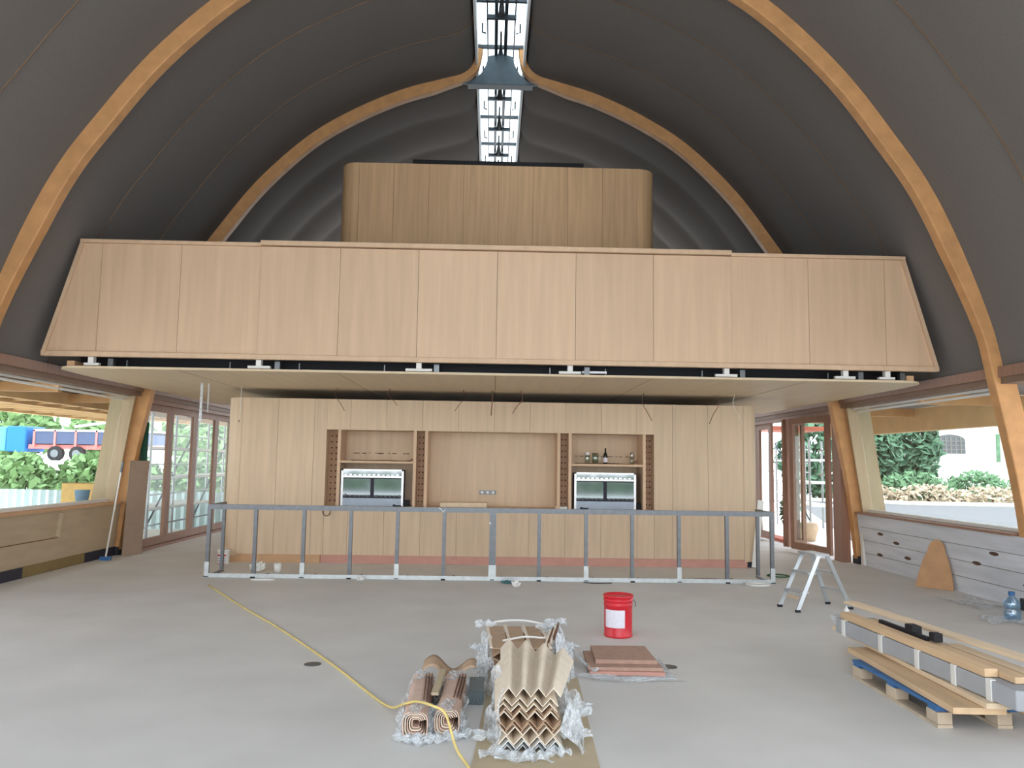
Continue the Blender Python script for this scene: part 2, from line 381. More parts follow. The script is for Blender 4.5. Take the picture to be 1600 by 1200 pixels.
# ------------------------------------------------------------------ mezzanine with fascia
mz = empty('mezzanine', (0, 10.6, 2.87), 'wide oak-panelled mezzanine front spanning the vault above the bar', 'mezzanine')
def fx(z): return 6.04-(z-3.02)*.275
F0, F1 = 3.02, 4.55
cols = [-6.2, -5.33, -4.27, -3.2, -2.13, -1.07, 0, 1.07, 2.13, 3.2, 4.27, 5.33, 6.2]
for a, b in zip(cols, cols[1:]):
    a_ = a+.0025; b_ = b-.0025; mid = abs(a+b)/2 < 3.2
    poly = [(max(a_, -fx(F0)) if a < -6 else a_, F0+.06), (min(b_, fx(F0)) if b > 6 else b_, F0+.06), (min(b_, fx(F1)), F1), (max(a_, -fx(F1)), F1)]
    if a < -6: poly = [(-fx(F0+.06), F0+.06), (b_, F0+.06), (b_, F1), (-fx(F1), F1)]
    if b > 6: poly = [(a_, F0+.06), (fx(F0+.06), F0+.06), (fx(F1), F1), (a_, F1)]
    yo = 10.585 if mid else 10.6
    MB().prism(poly, lambda u, v, t: (u, t, v), yo, 10.66).build('fascia_panel', veneer, mz)
MB().prism([(-fx(F0), F0), (fx(F0), F0), (fx(F1), F1), (-fx(F1), F1)], lambda u, v, t: (u, t, v), 10.662, 10.70).build('backing', dark_joint, mz)
MB().box(-fx(F0), fx(F0), 10.57, 10.66, F0-.01, F0+.058).build('bottom_edging', veneer, mz, bevel=.006)
for a, b, zt in ((-fx(F1), -3.2, F1+.05), (3.2, fx(F1), F1+.05)):
    MB().box(a, b, 10.56, 10.75, F1+.002, zt).build('top_cap', veneer, mz, bevel=.006)
MB().box(-3.2, 3.2, 10.53, 10.75, F1+.012, F1+.075).build('top_cap', veneer, mz, bevel=.006)
for sg in (-1, 1):
    MB().bar((sg*(fx(F0)-.03), 10.585, F0+.02), (sg*(fx(F1)-.03), 10.585, F1), .05, .05, (0, 1, 0)).build('end_edging', veneer, mz)
sof = []
for k in range(7):
    a = k/6*PI/2; sof.append((-5.92+.35-.35*math.sin(PI/2-a) , 10.62+.35-.35*math.sin(a)))
poly = sof+[(-x, y) for x, y in sof[::-1]]+[(5.98, 11.6), (6.03, 17.6), (-6.03, 17.6), (-5.98, 11.6)]
MB().prism(poly, lambda u, v, t: (u, v, t), 2.855, 2.885).build('soffit', soffit_m, mz)
for x in (-4.27, -2.13, 0, 2.13, 4.27): MB().box(x-.003, x+.003, 10.7, 17.5, 2.8535, 2.8549).build('soffit_joint', dark_joint, mz)
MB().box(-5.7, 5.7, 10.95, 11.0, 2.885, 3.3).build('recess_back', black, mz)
MB().box(-5.65, 5.65, 10.7, 17.5, 4.3, 4.38).build('deck', black, mz)
for x in (-5.7, 5.7): MB().box(x-.05, x+.05, 10.7, 10.95, 2.886, 2.96).build('corner_block', tanply, mz)
for x, wd in ((-5.42, .2), (-3.19, .3), (-1.04, .36), (1.01, .3), (3.15, .3), (4.79, .28), (5.37, .22)):
    MB().box(x-wd/2, x+wd/2, 10.68, 10.74, 2.90, 2.935).box(x-.035, x+.035, 10.66, 10.74, 2.935, 3.03).build('tee_bracket', white_p, mz)
    MB().box(x+.2, x+.27, 10.72, 10.8, 2.89, 3.0).build('hanger_clip', galv, mz)
for a, b in ((-5.0, -3.6), (-2.68, -1.51), (-.8, .75), (1.5, 2.85), (3.4, 4.6)):
    m = MB(); m.box(a, b, 10.78, 10.8, 2.895, 2.905).box(a, a+.015, 10.78, 10.8, 2.9, 2.99).box(b-.015, b, 10.78, 10.8, 2.9, 2.99).build('slot_diffuser', galv, mz)
MB().box(1.18, 1.52, 10.75, 10.77, 2.92, 2.95).build('bright_strip', white_lit, mz)  # lit stretch of the recess, its brightness put into the white colour

# upper oak box on the mezzanine
ub = empty('upper_oak_box', (0, 13.3, 4.38), 'rounded oak-clad box rising above the mezzanine under the roof light', 'cladding')
def box_shell(x0, x1, y0, y1, r):
    pts = []
    for cx, cy, a0 in ((x0+r, y0+r, PI), (x1-r, y0+r, 1.5*PI)):
        for k in range(7): a = a0+k/6*PI/2; pts.append((cx+r*math.cos(a), cy+r*math.sin(a)))
    return pts+[(x1, y1), (x0, y1)]
for k in range(-4, 4):
    a, b = k*.6, (k+1)*.6; MB().box(a+.002, b-.002, 13.30, 13.33, 4.39, 6.80).build('veneer_board', veneer_up, ub)
for sg in (-1, 1):
    pts = [(sg*2.402, 13.30), (sg*2.43, 13.30)]+[(sg*(2.43+.30*math.sin(k/6*PI/2)), 13.60-.30*math.cos(k/6*PI/2)) for k in range(1, 7)]+[(sg*2.73, 18), (sg*2.70, 18), (sg*2.70, 13.62), (sg*2.42, 13.335), (sg*2.402, 13.33)]
    MB().prism(pts, lambda u, v, t: (u, v, t), 4.39, 6.80).build('corner_board', veneer_up, ub)
MB().box(-2.40, 2.40, 13.335, 18, 4.39, 6.79).build('core', dark_joint, ub)
tag(MB().box(-1.49, 1.47, 13.31, 13.55, 6.802, 6.88).build('ventilation_flap', black), 'thin black bar lying on top of the upper oak box', 'bar')
for x in (-2.35, 2.35): MB().box(x-.04, x+.04, 13.36, 13.44, 6.791, 6.83).build('top_screw', black, ub)

# ------------------------------------------------------------------ bar back unit
bu = empty('bar_back_unit', (0, 13.3, 0), 'oak-clad bar back wall with a long shelved recess', 'bar back')
WH = 2.70; NX0, NX1, NZ0, NZ1 = -2.79, 2.69, .93, 2.19
joints = [-4.2, -3.6, -3.0, NX0]+[k*.6 for k in range(-4, 5)]+[NX1, 3.0, 3.6, 4.2]
for a, b in zip(joints, joints[1:]):
    if a >= NX0-.01 and b <= NX1+.01:
        MB().box(a+(.002 if abs(a/.6-round(a/.6)) < .01 else 0), b-(.002 if abs(b/.6-round(b/.6)) < .01 else 0), 13.30, 13.33, NZ1, WH).build('upper_board', veneer_wall, bu)
        MB().box(a+.002, b-.002, 13.30, 13.33, .135, NZ0).build('lower_board', veneer_wall, bu)
    else: MB().box(a+.002, b-.002, 13.30, 13.33, .135, WH).build('tall_board', veneer_wall, bu)
for sg in (-1, 1):
    pts = [(sg*4.202, 13.30), (sg*4.23, 13.30)]+[(sg*(4.23+.24*math.sin(k/6*PI/2)), 13.54-.24*math.cos(k/6*PI/2)) for k in range(1, 7)]+[(sg*4.47, 19), (sg*4.44, 19), (sg*4.44, 13.56), (sg*4.22, 13.335), (sg*4.202, 13.33)]
    MB().prism(pts, lambda u, v, t: (u, v, t), .10, WH).build('corner_board', veneer_wall, bu)
m = MB(); m.box(-4.2, NX0-.02, 13.335, 18.9, 0, WH-.02).box(NX1+.02, 4.2, 13.335, 18.9, 0, WH-.02).box(NX0-.02, NX1+.02, 13.335, 18.9, 0, NZ0-.04).box(NX0-.02, NX1+.02, 13.335, 18.9, NZ1+.02, WH-.02).box(NX0-.02, NX1+.02, 13.9, 18.9, NZ0-.04, NZ1+.02)
m.build('core', dark_joint, bu)
MB().box(-2.82, 4.25, 13.318, 13.334, .0, .133).build('plinth_board', pinkply, bu)
MB().box(-4.3, -2.83, 13.318, 13.334, .0, .133).build('plinth_board', tanply, bu)
MB().box(4.26, 4.42, 13.38, 13.5, .0, .12).build('plinth_board', steel_d, bu)
MB().box(NX0, NX1, 13.31, 13.89, NZ0-.035, NZ0).build('counter', veneer_wall, bu)
m = MB(); m.box(NX0, NX1, 13.88, 13.895, NZ0, NZ1).build('recess_back', veneer_wall, bu)
MB().box(NX0-.018, NX0, 13.31, 13.88, NZ0, NZ1).build('recess_side', veneer_wall, bu)
MB().box(NX1, NX1+.018, 13.31, 13.88, NZ0, NZ1).build('recess_side', veneer_wall, bu)
MB().box(NX0, NX1, 13.31, 13.88, NZ1, NZ1+.018).build('recess_head', veneer_wall, bu)
DV = [-2.58, -1.32, -1.13, 1.09, 1.28, 2.53]
for x in DV: MB().box(x-.025, x+.025, 13.32, 13.87, NZ0, NZ1).build('divider', veneer, bu)
for a, b in ((NX0, -2.605), (-1.295, -1.155), (1.115, 1.255), (2.555, NX1)):
    o = MB().box(a+.002, b-.002, 13.50, 13.52, NZ0, NZ1).build('perforated_board', brown_in, bu)
    m = MB()
    for k in range(12):
        z = NZ0+.08+k*.098
        for fxx in (.3, .72): m.tube([(a+(b-a)*fxx, 13.485, z), (a+(b-a)*fxx, 13.5, z)], .014, 8)
    m.build('peg', hole, o)
for a, b, z in ((-2.555, -1.345, 1.66), (1.305, 2.505, 1.665)):
    MB().box(a, b, 13.33, 13.86, z-.018, z+.018).build('shelf', veneer, bu)
    m = MB(); n = 26
    for k in range(n):
        if random.random() < .3: continue
        x = a+.12+(b-a-.24)*k/n; m.box(x, x+(b-a-.24)/n, 13.872, 13.879, z+.145+random.uniform(-.004, .004), z+.156)
    m.build('cut_slot', hole, bu)
    MB().tube(catmull([(a+.1, 13.8, z+.025), (a+.4, 13.75, z+.022), (a+.7, 13.8, z+.03), (b-.15, 13.78, z+.022), (b-.02, 13.8, z+.08)], 5), .008, 5).build('loose_wire', cable_r, bu)
sp = tag(MB().box(-.24, .05, 13.855, 13.879, 1.13, 1.20).build('socket_strip', galv), 'grey strip of wall sockets on the recess back', 'sockets')
for x in (-.19, -.095, 0.0): MB().tube([(x, 13.848, 1.165), (x, 13.856, 1.165)], .024, 12).build('socket', white_p, sp)
tag(MB().box(-.88, -.1, 13.35, 13.62, .932, 1.01).build('wood_offcut', plank_p, bevel=.006), 'pale wood offcut lying on the counter, centre of the recess', 'offcut')
tag(MB().box(1.05, 1.24, 13.34, 13.46, .932, .965).build('paper_pad', white_p), 'small white pad on the counter beside the right cabinet', 'pad')

def cabinet(cx, label):
    t = empty('glass_door_cabinet', (cx, 13.4, NZ0+.001), label, 'cabinet', 'steel framed cabinets in the bar recess')
    W, z0, z1, y = .52, NZ0+.002, 1.54, 13.38
    MB().box(cx-W+.02, cx+W-.02, y+.03, 13.82, z0, z1-.01).build('body', steel_d, t)
    m = MB(); m.box(cx-W, cx-W+.035, y, y+.04, z0, z1).box(cx+W-.035, cx+W, y, y+.04, z0, z1).box(cx-W, cx+W, y, y+.04, z1-.025, z1).box(cx-W, cx+W, y-.01, y+.04, 1.40, 1.43)
    m.build('frame', stainless, t)
    MB().box(cx-W+.035, cx+W-.035, y+.015, y+.03, 1.43, z1-.025).build('top_glass', mirror, t)
    m = MB()
    for k in range(12): a = cx-W+.05+k*.078; m.box(a, a+.05, y+.006, y+.015, 1.435, 1.45+.01*random.random())
    m.build('louvre', stainless, t)
    MB().box(cx-W+.035, cx+W-.035, y+.005, y+.03, z0, 1.06).build('kick_panel', stain_blue, t)
    MB().box(cx-.03, cx+.03, y+.01, y+.03, 1.06, 1.40).build('mullion', dark_base, t)
    for s_ in (-1, 1):
        a, b = sorted((cx+s_*.03, cx+s_*(W-.035)))
        o = MB().box(a, b, y+.012, y+.03, 1.065, 1.395).build('door', mirror, t)
        m = MB(); m.box(a, b, y+.006, y+.012, 1.065, 1.08).box(a, b, y+.006, y+.012, 1.382, 1.395).build('gasket', dark_base, o)
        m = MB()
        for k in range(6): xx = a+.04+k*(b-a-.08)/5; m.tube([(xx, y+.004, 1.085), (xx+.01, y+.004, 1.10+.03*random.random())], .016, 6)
        m.build('bottle_reflection', galv, o)  # steel stubs modelled to look like bottle reflections on the glass
    MB().box(cx+W+.005, cx+W+.09, y+.05, y+.2, z0, z0+.1).build('motor_box', rubber, t)
cabinet(-2.02, 'steel cabinet with two glass doors in the left bay of the recess')
cabinet(1.88, 'steel cabinet with two glass doors below the shelf of bottles')

SH = 1.684
t = empty('glass_jar', (1.62, 13.6, SH), 'clear jar with white cap, leftmost on the bottle shelf', 'jar')
MB().lathe([(.03, 0), (.045, .01), (.045, .12), (.035, .15)], (1.60, 13.6, SH+.001)).build('body', clear_m, t, smooth=True); MB().lathe([(.036, .151), (.036, .2)], (1.60, 13.6, SH)).build('cap', white_p, t)
t = empty('glass_pitcher', (1.72, 13.6, SH), 'green-tinted glass pitcher between the capped jar and the wine bottle', 'pitcher')
MB().lathe([(.045, 0), (.052, .01), (.048, .1), (.056, .185), (.052, .185), (.044, .1), (.045, .02), (.0, .018)], (1.735, 13.6, SH+.001)).build('body', clear_m, t, smooth=True); MB().tube([(1.785, 13.6, SH+.16), (1.82, 13.6, SH+.14), (1.82, 13.6, SH+.06), (1.78, 13.6, SH+.04)], .007, 6).build('handle', clear_m, t)
t = empty('wine_bottle', (1.91, 13.6, SH), 'dark wine bottle with white label on the right shelf', 'bottle')
MB().lathe([(.036, 0), (.038, .01), (.038, .14), (.03, .17), (.014, .2), (.0135, .27), (.0, .272)], (1.91, 13.58, SH+.001)).build('glass', bottle_w, t, smooth=True); MB().lathe([(.0388, .03), (.0388, .11)], (1.91, 13.58, SH)).build('paper_label', label_m, t)
t = empty('steel_shaker', (2.37, 13.6, SH), 'slim glass shaker with silver top, rightmost on the bottle shelf', 'shaker')
MB().lathe([(.034, 0), (.038, .12)], (2.37, 13.6, SH+.001)).build('beaker', clear_m, t, smooth=True); MB().lathe([(.042, .121), (.044, .15), (.036, .18), (.02, .21)], (2.37, 13.6, SH)).build('top', stainless, t, smooth=True)

# ------------------------------------------------------------------ metal stud frame in front
mf = empty('metal_stud_frame', (0, 11.6, 0), 'galvanised steel stud frame for the bar counter, standing on the floor', 'frame')
FX, FY, FH = 4.08, 11.6, 1.03
MB().box(-FX, FX, FY-.03, FY+.03, FH-.045, FH).box(-FX, FX, FY-.03, FY-.027, FH-.07, FH-.045).build('top_rail', galv, mf)
MB().box(-FX, FX, FY-.035, FY+.035, .002, .03).box(-FX, FX, FY-.035, FY-.031, .03, .06).build('bottom_track', galv_b, mf)
studs = [-4.06, -3.40, -2.71, -2.04, -1.37, -.70, 0, .67, 1.35, 2.02, 2.70, 3.40, 4.06]
brk = {-4.06, -2.71, -1.37, 0, 1.35, 2.70, 4.06}
def cstud(x, y, w, name='stud'):
    m = MB(); m.box(x-w/2, x-w/2+.004, y-.025, y+.025, .03, FH-.045).box(x-w/2, x+w/2, y-.027, y-.024, .03, FH-.045).box(x+w/2-.004, x+w/2, y-.025, y+.025, .03, FH-.045)
    return m.build(name, galv, mf)
for x in studs:
    o = cstud(x, FY, .095 if x == 0 else .05)
    wd = .05 if x == 0 else .03
    if x in brk: MB().box(x-wd-.003, x+wd+.003, FY-.032, FY-.028, .03, .22).box(x-wd-.01, x+wd+.01, FY-.07, FY-.03, .004, .012).build('base_bracket', galv_b, o)
    MB().box(x-.03, x+.03, FY-.06, FY-.036, .001, .02).build('floor_screw', rubber, mf)
    if abs(x) < 4: MB().bar((x+.08, FY+.04, .015), (x+.14, FY+.28, .02), .02, .02).build('floor_strap', galv, mf)
for sg in (-1, 1):
    x = sg*4.06
    m = cstud(x, FY+.62, .045, 'rear_stud'); MB().box(x-.025, x+.025, FY+.03, FY+.65, FH-.045, FH).build('side_rail', galv, mf)
    MB().box(x-.028, x+.028, FY+.03, FY+.65, .002, .02).build('side_track', galv, mf)
for x in (-1.38, 1.33): MB().box(x-.04, x+.05, FY-.02, FY+.03, FH, FH+.02).box(x-.07, x-.03, FY-.01, FY+.01, FH, FH+.03).build('clamp', rubber, mf)
MB().tube([(-.78, FY-.03, FH-.01), (-.74, FY-.045, FH-.03), (-.72, FY-.045, FH-.07), (-.69, FY-.045, FH-.03)], .009, 5).build('white_tie', white_p, mf)
MB().box(-.05, -.03, FY-.04, FY-.03, .80, .83).build('white_tie', white_p, mf)

# ------------------------------------------------------------------ small things round the bar
t = empty('paint_tub', (-4.31, 13.05, 0), 'white plastic tub with red and blue print at the left end of the bar', 'tub')
MB().lathe([(.085, .001), (.09, .01), (.10, .20), (.104, .205), (.104, .23), (.0, .232)], (-4.31, 13.05, 0)).build('body', white_p, t, smooth=True)
def arc_label(c, r, a0, a1, z0, z1, m, parent, name='label'):
    g = MB(); g.grid(lambda u, v: (c[0]+r*math.cos(a0+(a1-a0)*u), c[1]+r*math.sin(a0+(a1-a0)*u), z0+(z1-z0)*v), 14, 1); return g.build(name, m, parent)
arc_label((-4.31, 13.05), .1045, -2.3, -.9, .13, .155, redink, t); arc_label((-4.31, 13.05), .101, -2.2, -.95, .09, .10, blueink, t); arc_label((-4.31, 13.05), .099, -2.2, -.95, .05, .06, blueink, t); arc_label((-4.31, 13.05), .097, -2.3, -.9, .01, .02, redink, t)
tag(MB().lathe([(.05, .001), (.058, .13), (.053, .13), (.046, .008), (0, .007)], (-3.22, 12.2, 0), 16).build('paper_cup', white_p, smooth=True), 'white paper cup standing behind the left part of the stud frame', 'cup')
def crumple(name, c, r, m, h=.6, seed=1, parent=None):
    rr = random.Random(seed); b = MB(); bmesh.ops.create_icosphere(b.b, subdivisions=3, radius=1)
    for v in b.b.verts:
        k = 1+.35*math.sin(v.co.x*5+seed)*math.cos(v.co.y*6+seed*2)+rr.uniform(-.12, .12)
        v.co = Vector((c[0]+v.co.x*r*k, c[1]+v.co.y*r*k, c[2]+max(0.002, (v.co.z+1)*.5*r*2*h*k)))
    return b.build(name, m, parent)
tag(crumple('plastic_bag', (-3.52, 12.2, 0), .09, white_p, .7, 3), 'crumpled white bag on the floor beside the paper cup', 'bag')
tag(crumple('crumpled_tissue', (-1.85, 11.42, 0), .05, white_p, .5, 5), 'white tissue on the floor in front of the stud frame, left of centre', 'tissue')
tag(crumple('paper_ball', (.33, 11.0, 0), .05, white_p, .8, 6), 'crumpled white paper on the floor beside the teal cloth', 'paper')
tag(crumple('teal_cloth', (.22, 11.38, 0), .10, teal, .15, 8), 'flat teal cloth on the floor under the centre of the stud frame', 'cloth')
def coil(name, c, r, m, turns, rad, label, cat, sy=1, tilt=None):
    n = 20*turns; rr = random.Random(5)
    pts = [Vector((c[0]+r*(1+.06*math.sin(k*.9))*math.cos(2*PI*k/20), c[1]+sy*r*math.sin(2*PI*k/20), c[2]+rad+.006*(k/20))) for k in range(n)]
    return tag(MB().tube(pts, rad, 6).build(name, m, smooth=True), label, cat)
coil('cable_coil', (3.78, 11.40, 0), .17, white_p, 3, .010, 'coil of white cable on the floor at the right end of the stud frame', 'cable', .8)
coil('green_cable', (4.42, 12.35, 0), .16, green_c, 2, .008, 'loop of green cable on the floor behind the right end of the frame', 'cable')
coil('thin_wire_loop', (-3.2, 11.35, 0), .16, white_p, 2, .006, 'thin white wire loops on the floor in front of the paper cup', 'wire', .3)
pts = [(-2.74+.06*math.cos(a*.4)*(1+.08*math.sin(a)), 13.288-.002*a*.2, .83+.065*math.sin(a*.4)) for a in range(40)]
tag(MB().tube(pts, .006, 5).build('cable_loop', cable_r), 'small brown cable loop hanging on the lower oak boards at left', 'cable')
tag(MB().tube(catmull([(2.9, 11.9, .01), (3.2, 11.95, .012), (3.45, 11.9, .01), (3.6, 12.0, .01)], 5), .008, 5).build('dark_cable', cable_r), 'short dark cable on the floor behind the right part of the frame', 'cord')
tag(MB().tube(catmull([(1.3, 11.45, .01), (1.45, 11.38, .012), (1.7, 11.42, .01)], 5), .006, 5).build('thin_black_cable', rubber), 'thin black cable on the floor right of the teal cloth', 'cord')
tag(MB().bar((4.35, 13.25, .02), (4.48, 13.28, 1.12), .1, .01, (0, 1, 0)).build('white_strip', white_p), 'tall white strip leaning on the right corner of the bar', 'strip')

# wires hanging from the soffit
WR = [(-4.11, .58, .004, 'pale', 'pale hanging wire with a lump at its end, leftmost over the bar'),
      (-2.5, .38, .005, 'd', 'dark bent wire hanging above the left cabinet bay'), (-1.65, .28, .005, 'd', 'dark wire slanting down above the left end of the centre panel'),
      (-.58, .36, .005, 'd', 'dark wire hanging left of the centre of the bar'), (-.05, .42, .008, 'd', 'thickest straight wire hanging at the centre of the bar'),
      (.36, .38, .006, 'd', 'forked wire slanting left just right of the bar centre'), (2.5, .46, .006, 'd', 'long curved wire hanging above the right cabinet bay'),
      (3.58, .5, .006, 'd', 'long wavy wire hanging near the right end of the bar'), (4.0, .5, .004, 'pale', 'faint pale wire hanging at the right corner of the bar')]
for i, (x, L_, r, k, lab) in enumerate(WR):
    rr = random.Random(i+20); s_ = rr.choice((-1, 1))*.1 if i not in (0, 4) else .01
    P = catmull([(x+s_*.6, 12.9, 2.856), (x+s_*.9, 12.88, 2.86-L_*.35), (x, 12.9, 2.86-L_*.7), (x-s_*.7, 12.87, 2.86-L_)], 5)
    o = tag(MB().tube(P, r, 5).build('hanging_wire', white_p if k == 'pale' else cable_r, smooth=True), lab, 'wire', 'wires hanging over the bar')
    if i == 0: MB().lathe([(.0, -.02), (.02, 0), (.012, .03)], (P[-1].x, P[-1].y, P[-1].z)).build('lamp_holder', card, o)
    if i == 5: MB().tube([(x+.1, 12.9, 2.7), (x+.02, 12.9, 2.62)], .005, 5).build('branch', cable_r, o)
tag(MB().box(-4.62, -4.58, 12.5, 12.51, 2.25, 2.855).box(-4.5, -4.485, 12.5, 12.51, 2.4, 2.855).build('clear_strap', film), 'translucent straps hanging beside the left corner of the bar', 'strap')

# ------------------------------------------------------------------ red bucket
BX, BY = 1.25, 8.03
t = empty('red_bucket', (BX, BY, 0), 'red steel drum with white label standing on the open floor', 'drum')
MB().lathe([(.136, .001), (.141, .006), (.141, .02), (.137, .026), (.140, .30), (.145, .305), (.145, .315), (.140, .32), (.141, .345), (.148, .35), (.148, .36), (.143, .365), (.143, .385)], (BX, BY, 0), 40).build('body', red, t, smooth=True)
MB().lathe([(.150, .383), (.152, .392), (.150, .402), (.143, .404), (.138, .392), (0, .391)], (BX, BY, 0), 40).build('lid', red, t, smooth=True)
arc_label((BX, BY), .1425, -2.75, -1.25, .10, .27, label_m, t, 'paper_label')
MB().tube([(BX+.146, BY-.03, .36), (BX+.165, BY-.06, .33), (BX+.15, BY-.1, .30)], .004, 5).build('handle', galv, t)

# ------------------------------------------------------------------ step ladder
t = empty('step_ladder', (3.9, 9.67, 0), 'small aluminium folding step ladder standing near the right doorway', 'ladder')
A, B, Cc, D_ = Vector((3.49, 9.74, 0)), Vector((3.57, 9.38, 0)), Vector((4.30, 9.62, 0)), Vector((4.17, 9.96, 0))
At, Bt, Ct, Dt = Vector((3.80, 9.80, .64)), Vector((3.87, 9.48, .64)), Vector((3.98, 9.50, .64)), Vector((3.92, 9.82, .64))
up_ = Vector((0, 0, .02))
for f, tt in ((A, At), (B, Bt), (Cc, Ct), (D_, Dt)):
    o = MB().bar(f+up_, tt, .045, .02, (0, 1, 0)).build('leg', alu, t); MB().bar(f+Vector((0, 0, .001)), f+Vector((0, 0, .03)), .055, .035, (0, 1, 0)).build('rubber_foot', rubber, o)
for k in (.34, .68):
    p, q = A.lerp(At, k), B.lerp(Bt, k); MB().bar(p, q, .11, .022).build('step', alu, t)
    p, q = D_.lerp(Dt, k), Cc.lerp(Ct, k); MB().bar(p, q, .04, .02).build('rear_rung', alu, t)
MB().prism([(At.x-.05, At.y+.02), (Bt.x-.05, Bt.y-.03), (Ct.x+.02, Ct.y-.02), (Dt.x+.02, Dt.y+.03)], lambda u, v, s: (u, v, s), .64, .665).build('platform', alu, t)
MB().bar(A.lerp(At, .22)+Vector((.02, -.03, 0)), B.lerp(Bt, .22)+Vector((-.02, .1, 0)), .012, .02).build('sticker', plank_t, t)
tag(MB().lathe([(.03, .001), (.03, .09), (.012, .11), (.012, .13)], (4.02, 9.1, 0), 14).build('sealant_bottle', white_p, smooth=True), 'small white bottle standing on the floor at the foot of the step ladder', 'bottle')

# ------------------------------------------------------------------ pallet and timber
t = empty('blue_pallet', (3.4, 5.95, 0), 'blue-edged wooden pallet on the floor under the timber stack', 'pallet')
for y in (5.40, 5.95, 6.50):
    for x in (2.98, 3.38, 3.78): MB().box(x-.05, x+.05, y-.07, y+.07, .022, .10).build('block', pallet_w, t, bevel=.004)
    MB().box(2.93, 3.83, y-.05, y+.05, .101, .12).build('cross_board', blue_p, t)
for x in (2.98, 3.38, 3.78):
    MB().box(x-.05, x+.05, 5.33, 6.57, .001, .021).build('bottom_board', pallet_w, t)
for x in (2.975, 3.18, 3.38, 3.58, 3.785): MB().box(x-.045, x+.045, 5.33, 6.57, .121, .142).build('deck_board', blue_p if x < 3 else pallet_w, t)
def plank(name, p, q, w, h, m, label, cat='plank', grp=None):
    return tag(MB().bar(p, q, w, h).build(name, m, bevel=.004), label, cat, grp)
z = .144
plank('tan_board', (3.17, 6.80, z+.022), (3.10, 5.14, z+.022), .34, .042, plank_t, 'wide tan board lying lowest on the blue pallet, nearest the bucket')
plank('tan_board', (3.62, 6.70, z+.022), (3.55, 5.02, z+.022), .34, .042, plank_t, 'wide tan board on the pallet, on the side of the right wall')
plank('pale_board', (3.27, 7.50, z+.064), (3.22, 5.10, z+.064), .20, .036, plank_p, 'pale board under the grey wrapped bundle, sticking out at the far end')
plank('pale_board', (3.55, 7.2, z+.064), (3.52, 4.95, z+.064), .22, .036, plank_t, 'tan board under the bundle on the far side of the pallet')
gb = empty('wrapped_bundle', (3.35, 6.1, .23), 'long grey wrapped bundle with white straps across the pallet', 'bundle')
z0 = .232
MB().prism([(3.07, 7.20), (3.19, 4.92), (3.52, 4.80), (3.62, 5.0), (3.43, 7.20)], lambda u, v, s: (u, v, s), z0, z0+.125).build('grey_board', plank_g, gb, bevel=.008)
for k, y in enumerate((7.05, 6.45, 5.95, 5.52, 5.16)):
    xl = 3.07+.12*(7.20-y)/2.28; MB().box(xl-.008, xl+.03, y-.025, y+.025, z0-.004, z0+.131).build('white_strap', white_p, gb)
MB().prism([(7.18, .27), (7.34, .34), (7.30, .365), (7.18, .358)], lambda u, v, s: (s, u, v), 3.08, 3.3).build('torn_end', film, gb)
z = z0+.127
plank('orange_timber', (3.14, 7.15, z+.03), (3.22, 5.20, z+.03), .09, .055, plank_t, 'orange-tan timber on top of the grey bundle, on its near edge')
plank('orange_timber', (3.27, 6.9, z+.022), (3.33, 5.05, z+.022), .11, .04, plank_t, 'tan timber beside the near-edge timber on the grey bundle')
plank('short_timber', (3.43, 6.0, z+.022), (3.46, 5.0, z+.022), .10, .04, plank_p, 'shorter pale timber on the grey bundle, second from the right wall side')
plank('long_pale_plank', (3.36, 7.55, z+.075), (3.62, 5.05, z+.075), .12, .022, plank_p, 'long pale plank lying slantwise highest on the stack')
plank('pale_strip', (3.60, 6.75, z+.012), (3.80, 4.9, z+.05), .07, .02, plank_p, 'narrow pale strip with a raised tip, on the right wall side of the stack')
t = empty('power_tool', (3.29, 6.3, z+.045), 'black hand tool lying on top of the timber stack', 'tool')
MB().bar((3.245, 6.72, z+.06), (3.28, 6.05, z+.06), .03, .03).build('bar', rubber, t)
MB().box(3.25, 3.33, 6.22, 6.34, z+.055, z+.12).build('grip', rubber, t, bevel=.01); MB().box(3.27, 3.34, 5.95, 6.03, z+.055, z+.12).build('grip', rubber, t, bevel=.01)
plank('loose_offcut', (3.92, 5.5, .02), (4.5, 5.25, .02), .12, .03, plank_t, 'tan offcut on the floor beyond the near end of the pallet')

# ------------------------------------------------------------------ right wall things
def lean_arch():
    pts = [(-.28, 0), (.28, 0)]+[(.28-.13*(k/8)**1.5-.0*k, .0+.5*k/8) for k in range(1, 8)]+[(.13*math.cos(a), .52+.17*math.sin(a)) for a in [k/8*PI for k in range(9)]]+[(-(.28-.13*(k/8)**1.5), .5*k/8) for k in range(7, 0, -1)]
    P0 = Vector((6.27, 11.30, .001)); d = Vector((.32, -.43, 0)).normalized()
    upv = Vector((.10, .06, .70)).normalized(); nn = d.cross(upv).normalized()
    m = MB(); m.prism(pts, lambda u, v, s: P0+d*u*.92+upv*v+nn*s, 0, .018)
    return tag(m.build('arched_plywood_panel', leanboard), 'arch-topped orange plywood panel leaning on the right dado', 'panel')
lean_arch()
t = empty('water_bottle', (5.93, 9.1, 0), 'large blue-tinted plastic water bottle standing by the right wall', 'bottle')
MB().lathe([(.07, .001), (.085, .02), (.085, .10), (.07, .12), (.085, .14), (.085, .2), (.03, .26), (.028, .28)], (5.93, 9.1, 0)).build('body', bluebot, t, smooth=True)
MB().lathe([(.034, .27), (.034, .31)], (5.93, 9.1, 0)).build('cap', blue_p, t)
